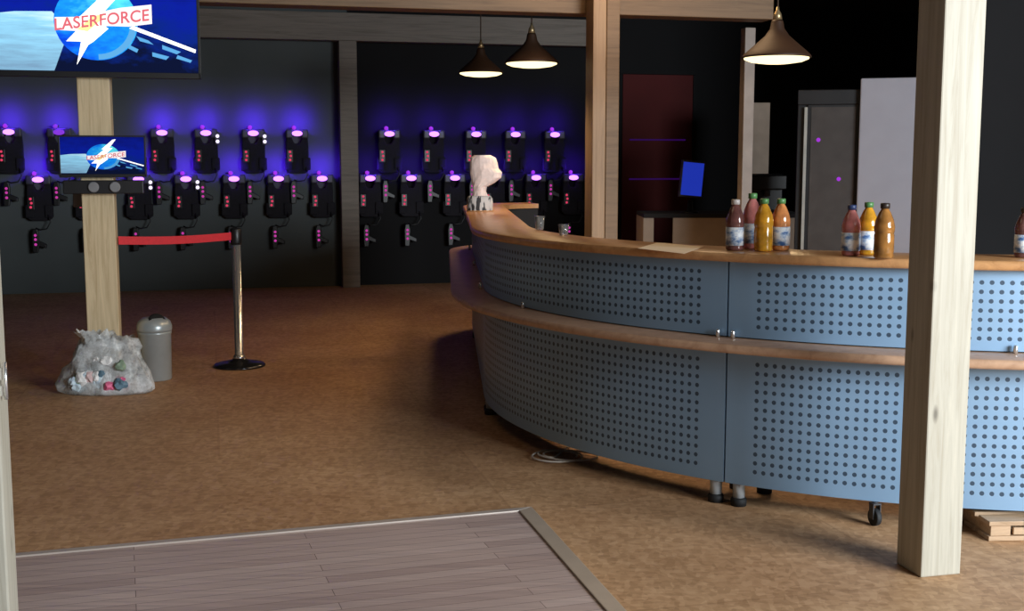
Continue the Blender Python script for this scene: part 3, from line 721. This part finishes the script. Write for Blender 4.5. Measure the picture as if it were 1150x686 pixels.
MB().box((0, -0.021, 0.33), (25 * k, 0.004, 37 * k), Matrix.Rotation(math.radians(5), 3, 'Y')).build('display', M['blue_screen'], ts)
# coffee machine
cp = place(857, 240, YB + 0.2); kk = (YB + 0.2) / F
cm = empty('coffee_machine', (cp.x, cp.y, zt), 0.1, 'black coffee machine on the back counter behind the juice bottles', 'coffee machine')
MB().box((0, 0.05, 0.19), (40 * kk, 0.22, 0.38)).box((0, -0.10, 0.30), (40 * kk, 0.16, 0.14)).box((0, -0.10, 0.015), (40 * kk, 0.18, 0.03)).build('body', M['black'], cm, bevel=0.012)
MB().lathe([(0.03, 0.0), (0.03, 0.05), (0.022, 0.07)], (0, -0.11, 0.165), 16).build('spout', M['dark_grey'], cm)
MB().box((0, -0.10, 0.033), (34 * kk, 0.15, 0.006)).build('drip_tray', M['dark_grey'], cm)
# narrow beige cupboard
Yc = 12.9; a_, b_ = place(838, 115, Yc), place(866, 115, Yc)
cu_ = empty('tall_cupboard', ((a_.x + b_.x) / 2, Yc + 0.2, 0), 0, 'tall narrow beige cupboard beside the glass door fridge', 'cupboard')
w_ = b_.x - a_.x
MB().box((0, 0.02, a_.z / 2), (w_, 0.36, a_.z)).build('carcass', M['beige'], cu_, bevel=0.004)
MB().box((0, -0.17, a_.z / 2 + 0.03), (w_ - 0.012, 0.02, a_.z - 0.08)).build('door', M['beige'], cu_, bevel=0.003)
MB().box((w_ * 0.36, -0.187, 1.15), (0.012, 0.014, 0.12)).build('handle', M['steel'], cu_)
# glass door fridge
Yf = 9.3; f0, f1 = place(908, 100, Yf), place(977, 100, Yf)
fw = f1.x - f0.x; fh = f0.z; fcx = (f0.x + f1.x) / 2
fr_ = empty('glass_door_fridge', (fcx, Yf + 0.27, 0), -math.atan2(fcx, Yf), 'black upright fridge with a grey glass door and bright edge strip', 'fridge')
MB().box((0, 0.03, fh / 2 + 0.03), (fw, 0.54, fh - 0.06)).build('cabinet', M['black'], fr_, bevel=0.006)
MB().box((0, -0.255, fh - 0.06), (fw, 0.03, 0.11)).build('header_panel', M['black'], fr_, bevel=0.004)
dx = place(945, 180, Yf).x - fcx; dwid = 48 * Yf / F
dd = MB().box((dx, -0.25, (fh - 0.13) / 2 + 0.06), (dwid + 0.06, 0.025, fh - 0.22)).build('door', M['black'], fr_, bevel=0.004)
MB().box((dx, -0.264, (fh - 0.13) / 2 + 0.06), (dwid, 0.006, fh - 0.26)).build('glass_pane', M['glass_dark'], dd)
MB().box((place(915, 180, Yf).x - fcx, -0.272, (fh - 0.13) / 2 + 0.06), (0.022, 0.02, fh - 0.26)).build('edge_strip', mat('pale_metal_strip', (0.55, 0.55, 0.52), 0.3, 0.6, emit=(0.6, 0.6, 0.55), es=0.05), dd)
for px, py in ((930, 157), (952, 201)):  # glowing dots stand in for violet reflections in the fridge glass
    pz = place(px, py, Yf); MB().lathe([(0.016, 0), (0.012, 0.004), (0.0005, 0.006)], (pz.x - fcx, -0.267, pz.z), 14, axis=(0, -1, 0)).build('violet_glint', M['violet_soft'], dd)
for s in (-1, 1):
    for y in (-0.18, 0.24): MB().lathe([(0.02, 0), (0.02, 0.062)], (s * (fw / 2 - 0.05), y, 0), 12).build('foot', M['rubber'], fr_)
# white upright freezer
Yw = 9.1; w0, w1 = place(982, 87, Yw), place(1060, 87, Yw); fw = w1.x - w0.x; fh = w0.z
wf = empty('white_freezer', ((w0.x + w1.x) / 2, Yw + 0.28, 0), -math.atan2((w0.x + w1.x) / 2, Yw), 'tall white freezer between the glass fridge and the right post', 'freezer')
MB().box((0, 0.02, fh / 2 + 0.02), (fw, 0.52, fh - 0.04)).build('cabinet', M['white_gloss'], wf, bevel=0.01)
MB().box((0, -0.265, fh / 2 + 0.03), (fw, 0.04, fh - 0.06)).build('door', M['white_gloss'], wf, bevel=0.01)
MB().tube([(fw * 0.42, -0.285, 0.95), (fw * 0.42, -0.32, 0.98), (fw * 0.42, -0.32, 1.28), (fw * 0.42, -0.285, 1.31)], 0.01, 8).build('handle', M['steel'], wf)
MB().box((0, 0.02, 0.02), (fw - 0.04, 0.5, 0.04)).build('plinth', M['dark_grey'], wf)

# ------------------------------------------------------------------ things on the bar
ZT = ZC1 + 0.0005
def bottle_label_mat():
    m, t, b = nt('bottle_label')
    n = noise_n(t, mapped(t, (1, 1, 1.6)), 22, 3, 0.6)
    c = ramp(t, n, [(0.36, (0.05, 0.14, 0.36)), (0.47, (0.45, 0.55, 0.70)), (0.56, (0.80, 0.82, 0.84))])
    t.links.new(c, b.inputs['Base Color']); b.inputs['Roughness'].default_value = 0.4
    return m
M['label'] = bottle_label_mat()
CAPS = {'green': mat('green_cap', (0.08, 0.22, 0.07), 0.4), 'white': mat('white_cap', (0.55, 0.50, 0.48), 0.4), 'blue': mat('navy_cap', (0.03, 0.05, 0.14), 0.4), 'dark': mat('dark_cap', (0.03, 0.02, 0.015), 0.4)}
def juice(name, c): return mat(name, c, 0.08, trans=0.35, var=0.35, vs=26, spec=0.7)
J = {'amber': juice('amber_juice', (0.75, 0.36, 0.03)), 'orange': juice('orange_juice', (0.78, 0.30, 0.10)), 'berry': juice('berry_juice', (0.22, 0.09, 0.08)), 'pink': juice('pink_juice', (0.62, 0.22, 0.20)), 'brown': juice('brown_juice', (0.42, 0.19, 0.05))}
def bottle(px, py, hpx, j, cap, lab, label, w=1.28):
    p = at_z(px, py, ZT); k = p.y / F * hpx / 0.235            # scale so it stands hpx tall
    r = empty('juice_bottle', p, random.uniform(0, 6), label, 'bottle', 'juice bottles on the bar counter')
    S = lambda pr: [(a * k * w, b * k) for a, b in pr]
    MB().lathe(S([(0.024, 0.0), (0.031, 0.004), (0.033, 0.012), (0.031, 0.022), (0.033, 0.03), (0.033, 0.10), (0.031, 0.106), (0.033, 0.115), (0.034, 0.135), (0.029, 0.165), (0.019, 0.195), (0.0125, 0.208), (0.0125, 0.220)]), (0, 0, 0), 20).build('glass', J[j], r)
    if lab: MB().lathe(S([(0.0338, 0.024), (0.0338, 0.108)]), (0, 0, 0), 20).build('paper_label', M['label'], r)
    MB().lathe(S([(0.0155, 0.212), (0.0155, 0.233), (0.013, 0.235), (0.0005, 0.2352)]), (0, 0, 0), 16).build('cap', CAPS[cap], r)
    return r
bottle(825, 281, 57, 'berry', 'white', True, 'dark berry juice bottle with a pale cap, leftmost in the left bottle group')
bottle(844, 279, 62, 'pink', 'green', True, 'pinkish juice bottle with green cap and blue white label, second in the left group', 1.2)
bottle(857, 282, 59, 'amber', 'green', False, 'amber juice bottle without a paper label in the left bottle group')
bottle(876, 281, 58, 'orange', 'green', True, 'orange juice bottle with a green cap, rightmost in the left bottle group')
bottle(955, 287, 57, 'pink', 'blue', True, 'reddish juice bottle with a navy cap, leftmost in the right bottle group')
bottle(974, 286, 59, 'amber', 'green', True, 'amber juice bottle with green cap and label in the right bottle group')
bottle(992, 290, 62, 'brown', 'dark', False, 'brown amber bottle with a dark cap, next to the right post')
bottle(1149, 289, 56, 'berry', 'dark', True, 'dark bottle cut off by the right edge of the photo')
# thin cream sheet standing in for a lamp reflection on the counter
q = [at_z(x, y, ZT + 0.001) for x, y in ((716, 279), (768, 285), (790, 277), (738, 272.5))]
mb = MB(); mb._tag([mb.bm.faces.new([mb.bm.verts.new(v) for v in q])])
o = mb.build('lamp_reflection', M['paper']); md = o.modifiers.new('thick', 'SOLIDIFY'); md.thickness = 0.0008  # M['paper'] is the cream reflection tone, not paper
tag(o, 'cream lamp reflection, made as a thin sheet, on the counter left of the bottles', 'paper')  # filed as paper, but stands in for a lamp reflection
# small glasses at the far left of the counter
for px, py, hh, lab in ((606, 258, 0.075, 'small clear glass on the counter right of the white bag'), (633, 264, 0.055, 'tiny clear glass on the counter by the double post')):
    p = at_z(px, py, ZT)
    g = MB().lathe([(0.018, 0.0), (0.022, 0.003), (0.027, hh), (0.0255, hh), (0.021, 0.008), (0.0005, 0.007)], (0, 0, 0), 20).build('drinking_glass', M['clear'], loc=p)
    tag(g, lab, 'glass', 'small glasses on the counter')
# striped carton with a tall white crumpled bag standing on it
p = at_z(539, 237, ZT); kk = p.y / F
def stripe_mat():
    m, t, b = nt('black_white_stripes')
    n = noise_n(t, mapped(t, (30, 30, 8)), 1.0, 2)
    c = ramp(t, n, [(0.46, (0.03, 0.03, 0.035)), (0.52, (0.55, 0.55, 0.55))])
    t.links.new(c, b.inputs['Base Color']); b.inputs['Roughness'].default_value = 0.6
    return m
cr = empty('napkin_holder', p, 0.1, 'low black and white patterned holder under the white paper at the bar end', 'holder')
hw = 14.5 * kk; hh = 17 * kk
MB().lathe([(hw * 0.96, 0), (hw, 0.006), (hw, hh * 0.82), (hw * 0.88, hh), (hw * 0.4, hh), (hw * 0.0 + 0.0005, hh)], (0, 0, 0), 28, sy=0.6).build('sleeve', stripe_mat(), cr)
MB().lathe([(hw * 1.06, 0.0), (hw * 1.06, 0.005), (hw * 0.9, 0.007)], (0, 0, 0), 28, sy=0.6).build('base', M['counter'], cr)
sil = [(0, -9, 9), (5, -8, 7), (10, -8, 8), (14, -9, 16), (20, -10, 24), (26, -11, 25), (30, -11, 21), (36, -11, 20), (42, -10, 18), (45, -6, 12)]
mb = MB(); rows = []
for j, (hpx, l, r_) in enumerate(sil):
    ring = []
    for k in range(24):
        a = 2 * PI * k / 24; c_ = (l + r_) / 2 * kk; w_ = (r_ - l) / 2 * kk
        nz = 1 + 0.22 * noise.noise(Vector((math.cos(a) * 3, math.sin(a) * 3, j * 0.8)))
        ring.append(mb.bm.verts.new((c_ + w_ * math.cos(a) * (1 + 0.05 * (nz - 1)), min(w_, 0.06) * math.sin(a) * nz, hpx * kk)))
    rows.append(ring)
for a_, b_ in zip(rows, rows[1:]):
    for k in range(24): mb.bm.faces.new((a_[k], a_[(k + 1) % 24], b_[(k + 1) % 24], b_[k]))
mb.bm.faces.new(rows[0]); mb.bm.faces.new(rows[-1])
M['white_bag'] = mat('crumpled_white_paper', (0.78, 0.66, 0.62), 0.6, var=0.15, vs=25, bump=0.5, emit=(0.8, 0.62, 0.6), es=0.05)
o = mb.build('paper_bag', M['white_bag'], loc=(p.x, p.y, p.z + hh + 0.001))
tag(o, 'tall crumpled white paper bag standing at the left end of the bar', 'bag')

# ------------------------------------------------------------------ light
def area(name, loc, target, sx, sy, e, col):
    l = bpy.data.lights.new(name, 'AREA'); l.shape = 'RECTANGLE'; l.size = sx; l.size_y = sy; l.energy = e; l.color = col
    o = bpy.data.objects.new(name, l); COL.objects.link(o); o.location = loc
    o.rotation_euler = (Vector(target) - Vector(loc)).to_track_quat('-Z', 'Y').to_euler(); return o
area('window_daylight', (5.6, -0.2, 2.3), (0.3, 5.2, 0.1), 3.2, 2.0, 860, (0.88, 0.95, 1.0))
area('warm_ceiling_fill', (-1.2, 4.6, 3.2), (-1.2, 4.6, 0), 1.4, 1.4, 7, (1.0, 0.72, 0.45))  # added warm fill over the left floor, no fixture there
area('warm_bar_fill', (0.9, 7.6, 3.2), (0.7, 7.4, 0), 0.9, 0.9, 26, (1.0, 0.68, 0.38))  # added warm fill above the bar, besides the pendants' own bulbs
w = bpy.data.worlds.new('World'); SC.world = w; w.use_nodes = True
w.node_tree.nodes['Background'].inputs[0].default_value = (0.55, 0.65, 0.85, 1); w.node_tree.nodes['Background'].inputs[1].default_value = 0.03

# ------------------------------------------------------------------ camera
cd = bpy.data.cameras.new('camera'); cam = bpy.data.objects.new('camera', cd); COL.objects.link(cam)
cd.sensor_fit = 'HORIZONTAL'; cd.sensor_width = 36; cd.lens = 36 * F / 1150; cd.clip_end = 100
cam.location = CAM; cam.rotation_euler = (PI / 2 - PITCH, 0, 0)
SC.camera = cam
SC.view_settings.view_transform = 'Standard'; SC.view_settings.look = 'None'; SC.view_settings.exposure = 0; SC.view_settings.gamma = 1
